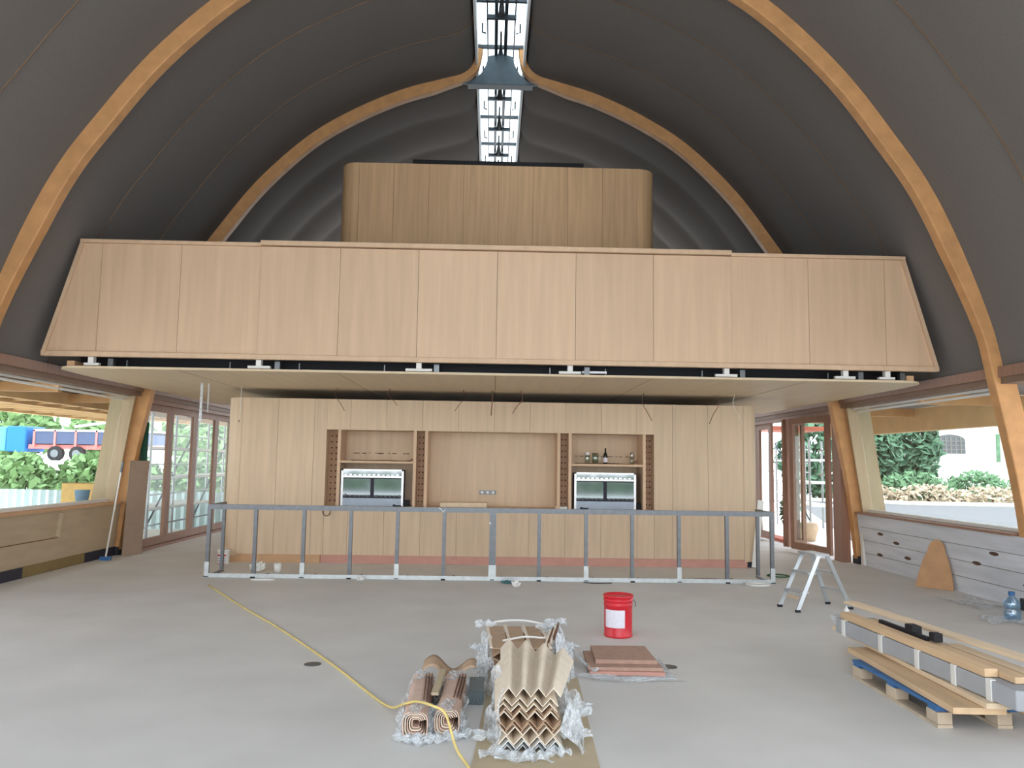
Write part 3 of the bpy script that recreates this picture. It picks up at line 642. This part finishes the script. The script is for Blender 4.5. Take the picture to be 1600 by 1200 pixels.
def crumple_sheet(name, cx, cy, sx_, sy_, h, m, seed, parent=None, z=0.0):
    rr = random.Random(seed); a, b, c, d = [rr.uniform(3, 9) for _ in range(4)]
    def f(u, v):
        x = (u-.5)*2; y = (v-.5)*2; e = 1+.25*math.sin(a*math.atan2(y, x+.01)+b)
        return (cx+x*sx_*e, cy+y*sy_*e, z+.004+h*(.5+.5*math.sin(a*u*1.6+c)*math.cos(b*v*1.6+d))*(.8+rr.random()*.2))
    return MB().grid(f, 14, 14).build(name, m, parent)
tag(crumple_sheet('plastic_sheet', 5.75, 9.0, .22, .22, .035, film, 3), 'crumpled clear plastic sheet under the water bottle', 'plastic')
tag(crumple_sheet('plastic_scrap', 6.1, 10.1, .25, .35, .03, film, 4), 'plastic scrap on the floor between the plywood arch and water bottle', 'plastic')

# ------------------------------------------------------------------ left wall things
t = empty('long_pole', (-6.2, 13.36, 0), 'thin white pole leaning on the left window sill', 'pole')
MB().tube([(-6.30, 13.30, .04), (-6.24, 13.52, 1.42)], .014, 8).build('shaft', white_p, t); MB().box(-6.38, -6.22, 13.26, 13.34, .002, .06).build('scraper', blue_p, t)
MB().tube([(-6.24, 13.52, 1.42), (-6.235, 13.56, 1.6)], .022, 8).build('grip', galv, t)
tag(MB().prism([(-6.34, 13.94), (-6.14, 14.24), (-6.12, 14.22), (-6.32, 13.92)], lambda u, v, s: (u+(.05 if s > 1 else 0), v, s), .001, 1.62).build('tall_grey_board', greyboard), 'tall grey-brown board standing between the left arch foot and the doors', 'board')
tag(MB().box(-6.26, -6.14, 14.26, 14.28, .001, 2.3).build('green_sheet', green_d), 'dark green sheet upright behind the tall grey board', 'sheet')
t = empty('blue_bucket', (-6.8, 13.5, .916), 'light blue bucket on the outer ledge of the left window', 'bucket')
MB().lathe([(.09, .001), (.12, .2), (.125, .2), (.125, .21), (0, .19)], (-6.82, 13.45, .916)).build('body', mat('pale_blue_plastic', srgb(140, 175, 205), .5), t, smooth=True)

# ------------------------------------------------------------------ floor scatter, centre
tag(MB().prism([(-.12, 4.5), (.60, 4.5), (.68, 6.45), (-.02, 6.45)], lambda u, v, s: (u, v, s), .001, .006).build('cardboard_sheet', card_flat), 'flat cardboard sheet on the floor under the zigzag bundle', 'cardboard')
def zigzag(parent, x0, wd, y0, y1, zc, amp, n, flip, m, name='zigzag_sheet', fan=0, lift=0, shift=0, jit=0):
    pts = []
    for k in range(2*n+1): pts.append((x0+wd*k/(2*n), amp*(1 if (k+flip) % 2 else -1)))
    b = MB(); th = .006
    lo = [b.b.verts.new((x, y0+random.uniform(-jit, jit), zc+z)) for x, z in pts]
    hi = []
    for k, (x, z) in enumerate(pts):
        u = (x-x0)/wd; hi.append(b.b.verts.new((x0+shift+(x-x0)*(1+fan), y1-fan*.9*u*u+(.03 if k % 2 else -.0), zc+z*(1+fan*.7)+lift)))
    for k in range(2*n): b.b.faces.new((lo[k], lo[k+1], hi[k+1], hi[k]))
    return b.build(name, m, parent, solid=th)
zb = empty('zigzag_bundle', (.22, 4.85, 0), 'front bundle of zigzag-folded cardboard profiles with fanned top sheets', 'bundle')
random.seed(3)
X0, WD, N, AM = .04, .37, 4, .024
lay = [(.032, 0, film), (.050, 0, film), (.072, 0, card_pale), (.120, 1, card_pale), (.132, 1, card), (.146, 1, card), (.160, 1, card_pale), (.172, 1, card), (.219, 0, card_pale), (.240, 0, card), (.262, 0, card_pale)]
lay = [(.032, 0, film), (.052, 0, white_p), (.074, 0, card_pale), (.122, 1, card_pale), (.138, 1, card), (.152, 1, card), (.200, 0, card_pale), (.214, 0, card), (.238, 0, card_pale), (.268, 0, card_pale)]
for i, (z, fl, m_) in enumerate(lay):
    zigzag(zb, X0-.003*i+.01*(i % 2), WD, 4.80+.012*i, 5.85, z, AM, N, fl, m_, jit=.006)
zigzag(zb, X0+.01, WD-.01, 4.93, 6.12, .318, AM*1.1, N, 0, card_pale, 'top_sheet', fan=.42, lift=.02, shift=.01)
# wrapping skirts
def skirt(parent, side, xb, y0, y1, h, seed, out=.05, m=film):
    rr = random.Random(seed); ph = [rr.uniform(0, 6) for _ in range(5)]; nu, nv = 26, 7; jj = {}
    def f(u, v):
        y = y0+(y1-y0)*u
        tear = h*(.75+.25*math.sin(u*11+ph[0])+.18*math.sin(u*27+ph[1]))
        z = .004+tear*v
        x = xb+side*(out*(1-v)**.5*(.6+.5*math.sin(u*9+ph[2]))+.018*math.sin(u*31+v*5+ph[3])+rr.uniform(-.002, .002)+.03*v*math.sin(u*17+ph[4]))
        return (x, y+.02*math.sin(v*6+u*14), z)
    return MB().grid(f, nu, nv).build('plastic_wrap', m, parent)
skirt(zb, -1, .035, 4.78, 6.0, .30, 1, .07); skirt(zb, 1, .435, 4.78, 6.0, .28, 2, .10); skirt(zb, 1, .50, 4.85, 5.6, .2, 3, .07)
for i, (x, y, z, r) in enumerate(((-.01, 4.95, .04, .09), (.02, 4.78, .0, .08), (.12, 4.72, .0, .09), (.26, 4.72, 0, .08), (.5, 4.95, .05, .08), (.53, 5.15, .12, .08), (.38, 4.8, 0, .07), (.56, 5.35, .1, .08))):
    crumple_sheet('plastic_scrap', x, y, r, r*.8, .05, film, 30+i, zb, z)
zc = empty('rear_bundle', (.25, 6.5, 0), 'second wrapped cardboard bundle just behind the zigzag bundle', 'bundle')
for i, z in enumerate((.04, .09, .14, .19, .24)): zigzag(zc, .0, .46, 6.22, 6.95, z, .02, 3, i % 2, card, jit=.01)
for i in range(3): MB().bar((.06+.14*i, 6.2, .285), (.03+.15*i, 6.98, .29), .125, .008).build('flat_strip', card, zc)
for i in range(4): MB().bar((-.01+.15*i, 6.18, .296), (-.045+.155*i, 7.0, .30), .02, .012).build('pale_edge', card_pale, zc)
MB().tube(catmull([(-.06, 7.02, .30), (.1, 7.05, .325), (.3, 7.05, .325), (.5, 6.98, .30)], 5), .01, 5).build('white_band', white_p, zc)
MB().tube(catmull([(.08, 6.35, .31), (.25, 6.4, .33), (.42, 6.42, .32), (.5, 6.6, .31)], 5), .008, 5).build('white_band', white_p, zc)
for k in range(4): MB().bar((.40+.03*k, 6.2+.1*k, .30), (.47+.03*k, 6.6+.1*k, .33), .012, .03).build('dark_slat', cable_r if k % 2 else card_pale, zc)
skirt(zc, -1, -.03, 6.1, 7.0, .3, 11, .09); skirt(zc, 1, .52, 6.1, 7.05, .32, 12, .12); skirt(zc, 1, .58, 6.5, 7.05, .3, 13, .08)
for i, (x, y, z) in enumerate(((.5, 6.95, .24), (.58, 6.75, .15), (-.08, 6.3, .1), (-.1, 6.7, .15), (.45, 6.8, .3), (-.06, 7.0, .28), (.54, 7.0, .3))): crumple_sheet('plastic_scrap', x, y, .08, .09, .06, film, 50+i, zc, z)

# wrapped rolls at the left
def roll(cx, w, y0, y1, h, label, seed, tilt=0):
    t = empty('wrapped_board_pack', (cx, y0, 0), label, 'pack', 'wrapped packs of thin boards')
    rr = random.Random(seed)
    for k in range(5):
        s = 1-k*.17; ww, hh = w/2*s, h/2*s; c = h/2+.01
        pts = [(ww*(abs(math.cos(a))**.6)*(1 if math.cos(a) > 0 else -1), c+hh*(abs(math.sin(a))**.6)*(1 if math.sin(a) > 0 else -1)) for a in [i/16*2*PI+.3 for i in range(16)]]
        b = MB(); n = len(pts)
        A = [b.b.verts.new((cx+x, y0+.012*k, z)) for x, z in pts]; B = [b.b.verts.new((cx+x+tilt, y1, z)) for x, z in pts]
        for i in range(n-2 if k else n): b.b.faces.new((A[i], A[(i+1) % n], B[(i+1) % n], B[i]))
        b.build('rolled_sheet', pinkwood if k % 2 == 0 else card_pale, t, solid=.007)
    for k in range(3): MB().bar((cx+w*.2+.02*k, y0+.25, h+.004), (cx+w*.2+.02*k+tilt, y1-.1, h+.012), .006, .03).build('dark_slat', cable_r, t)
    MB().grid(lambda u, v: (cx+(w/2+.012+.012*math.sin(v*20+u*9))*math.cos(PI*u)*1.02, y0-.02+v*.22+.03*math.sin(u*8), .01+(h+.012)*math.sin(PI*u)**.7+.008*math.sin(u*25+v*7)), 18, 8).build('plastic_wrap', film, t)
    MB().grid(lambda u, v: (cx+tilt+(w/2+.014+.012*math.sin(v*17+u*9))*math.cos(PI*u), y1-.2+v*.24+.03*math.sin(u*8), .01+(h+.016)*math.sin(PI*u)**.7+.01*math.sin(u*21+v*7)), 18, 8).build('plastic_wrap', film, t)
    skirt(t, -1, cx-w/2-.01, y0, y1, h*.8, seed+60, .05); skirt(t, 1, cx+w/2, y0, y1, h*.8, seed+61, .04)
    for i in range(3): crumple_sheet('plastic_scrap', cx+rr.uniform(-w/2, w/2), y0-.04+rr.uniform(-.03, .05), .07, .06, .05, film, seed+70+i, t)
roll(-.47, .15, 5.02, 5.95, .16, 'left wrapped pack of pinkish boards with torn plastic', 1, -.03)
roll(-.28, .15, 5.08, 5.95, .16, 'right wrapped pack of boards, beside the zigzag bundle', 2, .02)
plank('grey_lath', (-.375, 5.35, .185), (-.36, 5.95, .185), .05, .02, card_flat, 'narrow grey-green lath lying in the gap between the two wrapped packs')
b = MB(); b.grid(lambda u, v: (-.52+.40*u, 6.02+.30*v-.10*u*v-.04*u, .155+.045*math.sin(u*8.5)+.01*v), 24, 4)
tag(b.build('curled_cardboard', card, smooth=True, solid=.006), 'curled brown cardboard strip bridging the packs and the zigzag bundle', 'cardboard')
tag(MB().prism([(-.165, 5.75), (-.06, 5.75), (-.06, 6.1), (-.165, 6.1)], lambda u, v, s: (u, v, s), .002, .10).build('dark_plastic_wad', filmy('grey_film', srgb(110, 124, 128), .8)), 'grey plastic wad under the curled cardboard strip', 'plastic')

# square boards stack
sq = [(.80, 6.46, .66, .62, .003, .012, film, 'plastic_underlay', 'white plastic sheet under the stack of square boards', 'plastic'),
      (.78, 6.50, .60, .56, .016, .030, pinkply, 'square_board', 'pinkish square board, lowest of the stack beside the drum', 'board'),
      (.77, 6.52, .60, .55, .047, .028, tile_m, 'square_board', 'brown square board in the middle of the stack beside the drum', 'board'),
      (.84, 6.62, .50, .50, .076, .034, tile_m, 'square_board', 'smaller brown square board, topmost of the stack beside the drum', 'board')]
for x, y, a, b_, z, h, m_, n_, lab, c_ in sq:
    MB_ = MB().prism([(x, y), (x+a, y-.02), (x+a, y+b_), (x+.02, y+b_)], lambda u, v, s: (u, v, s), z, z+h)
    tag(MB_.build(n_, m_, bevel=.003), lab, c_)
t = tag(MB().tube(catmull([(.76, 7.12, .1), (.70, 7.05, .12), (.71, 6.8, .10), (.80, 6.5, .06), (.84, 6.46, .08)], 5), .013, 5).build('white_plastic_cord', film), 'twisted white plastic cord at the left edge of the square boards', 'cord')
tag(crumple_sheet('torn_plastic', 1.1, 6.42, .34, .08, .03, film, 90), 'torn plastic in front of the square board stack', 'plastic')
for x, y, lab in ((-1.49, 6.82, 'round metal floor plate left of the cardboard, near the yellow cable'), (1.49, 6.84, 'round metal floor plate right of the square boards')):
    tag(MB().lathe([(.07, .0005), (.07, .004), (.06, .005), (0, .005)], (x, y, 0)).build('floor_box_lid', galv), lab, 'floor plate', 'round floor plates')
cb = catmull([(-3.77, 10.85, .008), (-2.83, 9.29, .008), (-2.09, 8.12, .008), (-1.32, 6.79, .008), (-.86, 5.92, .008), (-.68, 5.55, .04), (-.56, 5.22, .16), (-.47, 5.12, .205), (-.36, 4.98, .22), (-.28, 4.92, .19), (-.21, 4.78, .05), (-.14, 4.62, .012), (-.06, 4.35, .008), (.0, 3.9, .008)], 6)
tag(MB().tube(cb, .0085, 8).build('extension_cable', cable_y, smooth=True), 'long yellow cable running across the floor over the wrapped packs', 'cable')

# ------------------------------------------------------------------ outside
struct(MB().box(-120, 120, -60, 150, -.32, -.13).build('ground', ground_m))
struct(MB().prism([(-120, 33), (-11, 33), (-11, 120), (-120, 120)], lambda u, v, s: (u, v, s), -.12, 1.35).build('embankment', ground_m))
struct(MB().prism([(7.5, 10), (40, 0), (60, 30), (26, 38), (21, 38.5), (16, 42), (9, 20)], lambda u, v, s: (u, v, s), -.125, -.11).build('road', road_m))
m = MB(); m.tube([(15.5, 42, -.05), (18, 40.2, -.05), (21, 38.5, -.05), (26, 38, -.05), (45, 33, -.05)], .14, 6); struct(m.build('kerb', kerb_m))
# pergola left
pl = empty('slatted_pergola', (-9, 14, 0), 'pale timber slatted canopy outside the left window', 'canopy')
MB().box(-8.15, -8.02, 8, 27, 2.64, 2.86).build('long_beam', perg, pl); MB().box(-10.1, -9.98, 8, 27, 2.76, 2.86).build('long_beam', perg, pl); MB().box(-12.3, -12.15, 8, 27, 2.76, 2.86).build('long_beam', perg, pl)
for k in range(20): y = 8.4+.92*k; MB().box(-12.14, -8.16, y-.06, y+.06, 2.81, 2.86).build('rafter', perg, pl)
MB().box(-12.2, -7.0, 8, 27, 2.861, 2.9).build('deck', perg_d, pl)
for y in (9, 12.8, 15.2, 21): MB().box(-8.1, -6.95, y-.06, y+.06, 2.70, 2.85).build('bracket', glulam, pl)
for y in (8.5, 26.8): MB().box(-12.28, -12.17, y-.06, y+.06, -.12, 2.6).build('post', perg, pl)
pr = empty('timber_eave', (9, 14, 0), 'deep pale timber eave beam outside the right window', 'eave')
MB().box(8.55, 8.75, 6, 20, 2.44, 2.90).build('long_beam', perg, pr); MB().box(6.95, 8.55, 6, 20, 2.901, 2.94).build('soffit_board', eave_g, pr)
for y in (8.9, 12.8, 16.0, 19.0): MB().box(6.95, 8.54, y-.07, y+.07, 2.74, 2.90).build('bracket', glulam, pr)
for y in (6.5, 19.6): MB().box(8.6, 8.72, y-.06, y+.06, -.12, 2.43).build('post', perg, pr)
rc = empty('red_canopy', (8, 20.2, -.12), 'pinkish red canopy outside the right doorway', 'canopy')
MB().box(7.2, 8.6, 20.2, 21.9, 2.62, 2.72).build('roof', redroof, rc)
for x in (7.25, 8.5): MB().box(x, x+.06, 21.8, 21.86, -.12, 2.62).build('post', redroof, rc)
# foliage
def foliage(name, c, r, n, m, seed, size, parent):
    rr = random.Random(seed); b = MB()
    for _ in range(n):
        a = rr.uniform(0, 2*PI); ph = math.acos(rr.uniform(-1, 1)); k = rr.uniform(.6, 1)
        p = Vector((c[0]+r[0]*k*math.sin(ph)*math.cos(a), c[1]+r[1]*k*math.sin(ph)*math.sin(a), c[2]+r[2]*k*math.cos(ph)))
        d1_ = Vector((rr.uniform(-1, 1), rr.uniform(-1, 1), rr.uniform(-1, 1))).normalized(); d2_ = d1_.orthogonal().normalized()
        s = size*rr.uniform(.6, 1.3); b.quad([p-d1_*s, p-d2_*s*.5, p+d1_*s, p+d2_*s*.5])
    return b.build(name, m, parent)
def plant(name, c, r, n, m, seed, size, label, cat, grp=None, ground=-.13):
    t = empty(name, (c[0], c[1], ground), label, cat, grp)
    foliage('foliage', c, r, n, m, seed, size, t)
    MB().tube([(c[0], c[1], ground), (c[0]+.1, c[1], c[2]-r[2]*.3), (c[0], c[1], c[2]+r[2]*.4)], [.05*max(r)+.03, .03*max(r)+.02, .02], 6).build('trunk', bark, t)
    return t
for i in range(7): plant('hedge_bush', (-20.6+i*1.9, 29+.7*(i % 2), .75), (1.05, 1.0, 1.0), 700, leaf_h, i, .22, ['%s green bush of the hedge beyond the left window' % k for k in ('outermost left', 'second left', 'third left', 'middle', 'third right', 'second right', 'rightmost')][i], 'bush', 'hedge beyond the left window')
for i in range(4): plant('distant_tree', (-46+i*9, 78, 3.8), (4.2, 3, 2.6), 700, leaf_h, 20+i, .6, 'hazy tree far behind the lorry, number %s from the left' % ('one', 'two', 'three', 'four')[i] if False else ('hazy far tree left of the lorry cab', 'hazy far tree above the lorry cab', 'hazy far tree above the lorry bed', 'hazy far tree behind the left doors')[i], 'tree', 'distant trees at left', 1.3)
for i, (x, y, z, rx, rz, n) in enumerate(((21.4, 44.5, 2.6, 1.6, 2.4, 1500), (24.7, 46.5, 2.9, 1.7, 2.5, 1500), (17.5, 42, 2.2, 2.4, 2.2, 1300))):
    plant('leafy_tree', (x, y, z), (rx, 1.6, rz), n, leaf_t, 40+i, .32, ('dark green tree just right of the window reveal', 'dark green tree beside the white house', 'bushy green tree seen through the right doorway')[i], 'tree', 'trees beyond the right window')
for i, (x, y, z, rx, rz) in enumerate(((34.5, 44, 1.0, 2.6, 1.3), (31.2, 45, .6, 1.9, 1.0), (27.4, 44.5, .6, 1.7, 1.0), (22.5, 42, .6, 2.0, .9))):
    plant('green_shrub', (x, y, z), (rx, 1.2, rz), 900, leaf_b, 60+i, .2, ('round green shrub nearest the right arch', 'green shrub under the house window', 'low green shrub at the left corner of the white house', 'low green shrub at the foot of the dark trees')[i], 'shrub', 'shrubs before the white house')
for i in range(6):
    plant('dry_shrub', (19.5+i*3.0, 41.2-.5*i, .25), (1.9, .8, .6), 600, leaf_p, 80+i, .16, 'low dry pinkish ground plant by the kerb, %s' % ('nearest the window reveal', 'below the dark trees', 'below the house corner', 'below the arched window', 'below the round shrub', 'nearest the right arch')[i], 'shrub', 'dry plants along the kerb')
# white house
h = empty('white_house', (34, 56, 0), 'white rendered house with an arched barred window beyond the road', 'house')
MB().box(27.5, 48, 56, 66, -.13, 7).build('wall', house_m, h)
ap = [(31.6, 2.75), (33.75, 2.75), (33.75, 3.7)]+[(32.67+1.08*math.cos(a), 3.7+.42*math.sin(a)) for a in [k/10*PI for k in range(1, 10)]]+[(31.6, 3.7)]
o = MB().prism(ap, lambda u, v, s: (u, s, v), 55.93, 55.99).build('arched_window', win_g, h)
m = MB()
for k in range(1, 6): m.box(31.6+k*.36-.025, 31.6+k*.36+.025, 55.88, 55.93, 2.75, 3.95)
for z in (3.05, 3.35, 3.65): m.box(31.6, 33.75, 55.88, 55.93, z-.02, z+.02)
m.build('window_bars', mull, o)
MB().box(37.0, 37.12, 55.8, 55.95, 0, 6).build('drain_pipe', galv, h); MB().box(36.0, 36.25, 55.9, 56, 2.2, 4.2).build('shutter', leaf_t, h)
MB().box(28, 30.4, 55.2, 55.3, 1.2, 2.6).build('railing', galv, h)
# fence at left
fe = empty('site_hoarding', (-11, 20, 0), 'pale blue-white corrugated site fence beyond the left window', 'fence')
for k in range(7):
    m = MB(); x0_ = -15.2+1.2*k; b = m
    pts = [(x0_+.1*i, 20.5+(.03 if i % 2 else -.03)) for i in range(13)]
    A_ = [b.b.verts.new((x, y, -.12)) for x, y in pts]; B_ = [b.b.verts.new((x, y, .82)) for x, y in pts]
    for i in range(12): b.b.faces.new((A_[i], A_[i+1], B_[i+1], B_[i]))
    b.build('fence_panel', fence_m, fe, solid=.01)
tag(MB().box(-8.95, -8.0, 16.8, 17.2, -.12, 1.12).build('yellow_crate', mat('yellow_board', srgb(226, 190, 120), .7), bevel=.02), 'yellow-orange crate outside behind the blue bucket', 'crate')
# lorry
lo = empty('tipper_lorry', (-27, 50, 1.35), 'blue lorry with a pink-framed bed parked beyond the hedge', 'lorry')
gy = 1.36
MB().box(-31.5, -29.6, 49, 51.2, gy+.55, gy+2.0).build('cab', lorry_t, lo, bevel=.1); MB().box(-29.55, -28.4, 49, 51.2, gy+.5, gy+2.05).build('cab_body', lorry_b, lo, bevel=.08)
for z in (.75, 1.15, 1.55): MB().box(-31.2, -30.0, 48.97, 48.99, gy+z, gy+z+.12).build('white_stripe', white_p, lo)
MB().box(-28.3, -20.5, 49.2, 51.0, gy+.7, gy+.95).build('chassis', lorry_r, lo)
for k in range(6): a = -27.9+1.25*k; MB().box(a+.06, a+1.19, 49.05, 51.1, gy+1.0, gy+1.75).build('bed_panel', lorry_d, lo); MB().box(a-.06, a+.06, 49.0, 51.1, gy+.85, gy+1.85).build('bed_post', lorry_r, lo)
MB().box(-27.96, -20.4, 49.0, 51.1, gy+1.76, gy+1.88).build('bed_rail', white_p, lo)
for x in (-26.6, -25.3, -31, -22): 
    o = MB().tube([(x, 49.0, gy+.42), (x, 49.35, gy+.42)], .45, 20).build('wheel', rubber, lo); MB().tube([(x, 48.97, gy+.42), (x, 49.0, gy+.42)], .24, 14).build('hub', galv, o)
MB().bar((-26, 50, gy+2.1), (-23.0, 50, gy+2.55), .15, .15).build('loader_arm', white_p, lo)
# scaffolds
def scaffold(x0, x1, y0, y1, label, zmax=3.4):
    t = empty('scaffold', ((x0+x1)/2, y0, -.12), label, 'scaffold')
    n = int((y1-y0)/1.3)
    for k in range(n+1):
        y = y0+k*1.3
        for x in (x0, x1): MB().tube([(x, y, -.12), (x, y, zmax)], .03, 6).build('standard', scaf, t)
    for z in [.25+.32*i for i in range(7)]:
        MB().tube([(x0, y0, z), (x0, y1, z)], .02, 6).build('ledger', scaf, t)
        if (int(z*3)) % 2: MB().box(x0+.05, x1-.05, y0, y1, z, z+.05).build('deck', scaf_w, t)
    for k in range(0, n, 2): MB().tube([(x0-.03, y0+k*1.3, .2), (x0-.03, y0+k*1.3+2.6, 2.4)], .022, 6).build('brace', steel_d, t)
    return t
scaffold(-7.2, -7.85, 16.9, 23.6, 'long scaffold with pale decks outside the left doors', 2.62)
scaffold(8.9, 9.8, 22.2, 25.5, 'short scaffold with pale decks outside the right doorway', 2.45)
t = empty('potted_plant', (7.15, 18.9, -.1), 'green plant in a yellow pot outside the right doorway', 'plant')
MB().lathe([(.12, -.12), (.17, .2), (.15, .2), (0, .17)], (7.15, 18.9, 0)).build('pot', pot_y, t, smooth=True); foliage('foliage', (7.1, 18.9, .65), (.25, .25, .5), 260, leaf_t, 9, .09, t)
tag(MB().lathe([(.2, -.12), (.28, .2), (.26, .3), (.2, .32), (0, .3)], (7.75, 19.6, 0)).build('brown_basket', card, smooth=True), 'round brown basket outside the right doorway', 'basket')
# behind the camera: unseen hedge, added to give the cabinet glass something to reflect
hg = empty('reflection_hedge', (0, -18, -.13), 'low green hedge added behind the viewer for reflections', 'hedge'); foliage('foliage', (0, -18, .3), (18, 1.0, .7), 2200, leaf_b, 100, .4, hg)['kind'] = 'stuff'
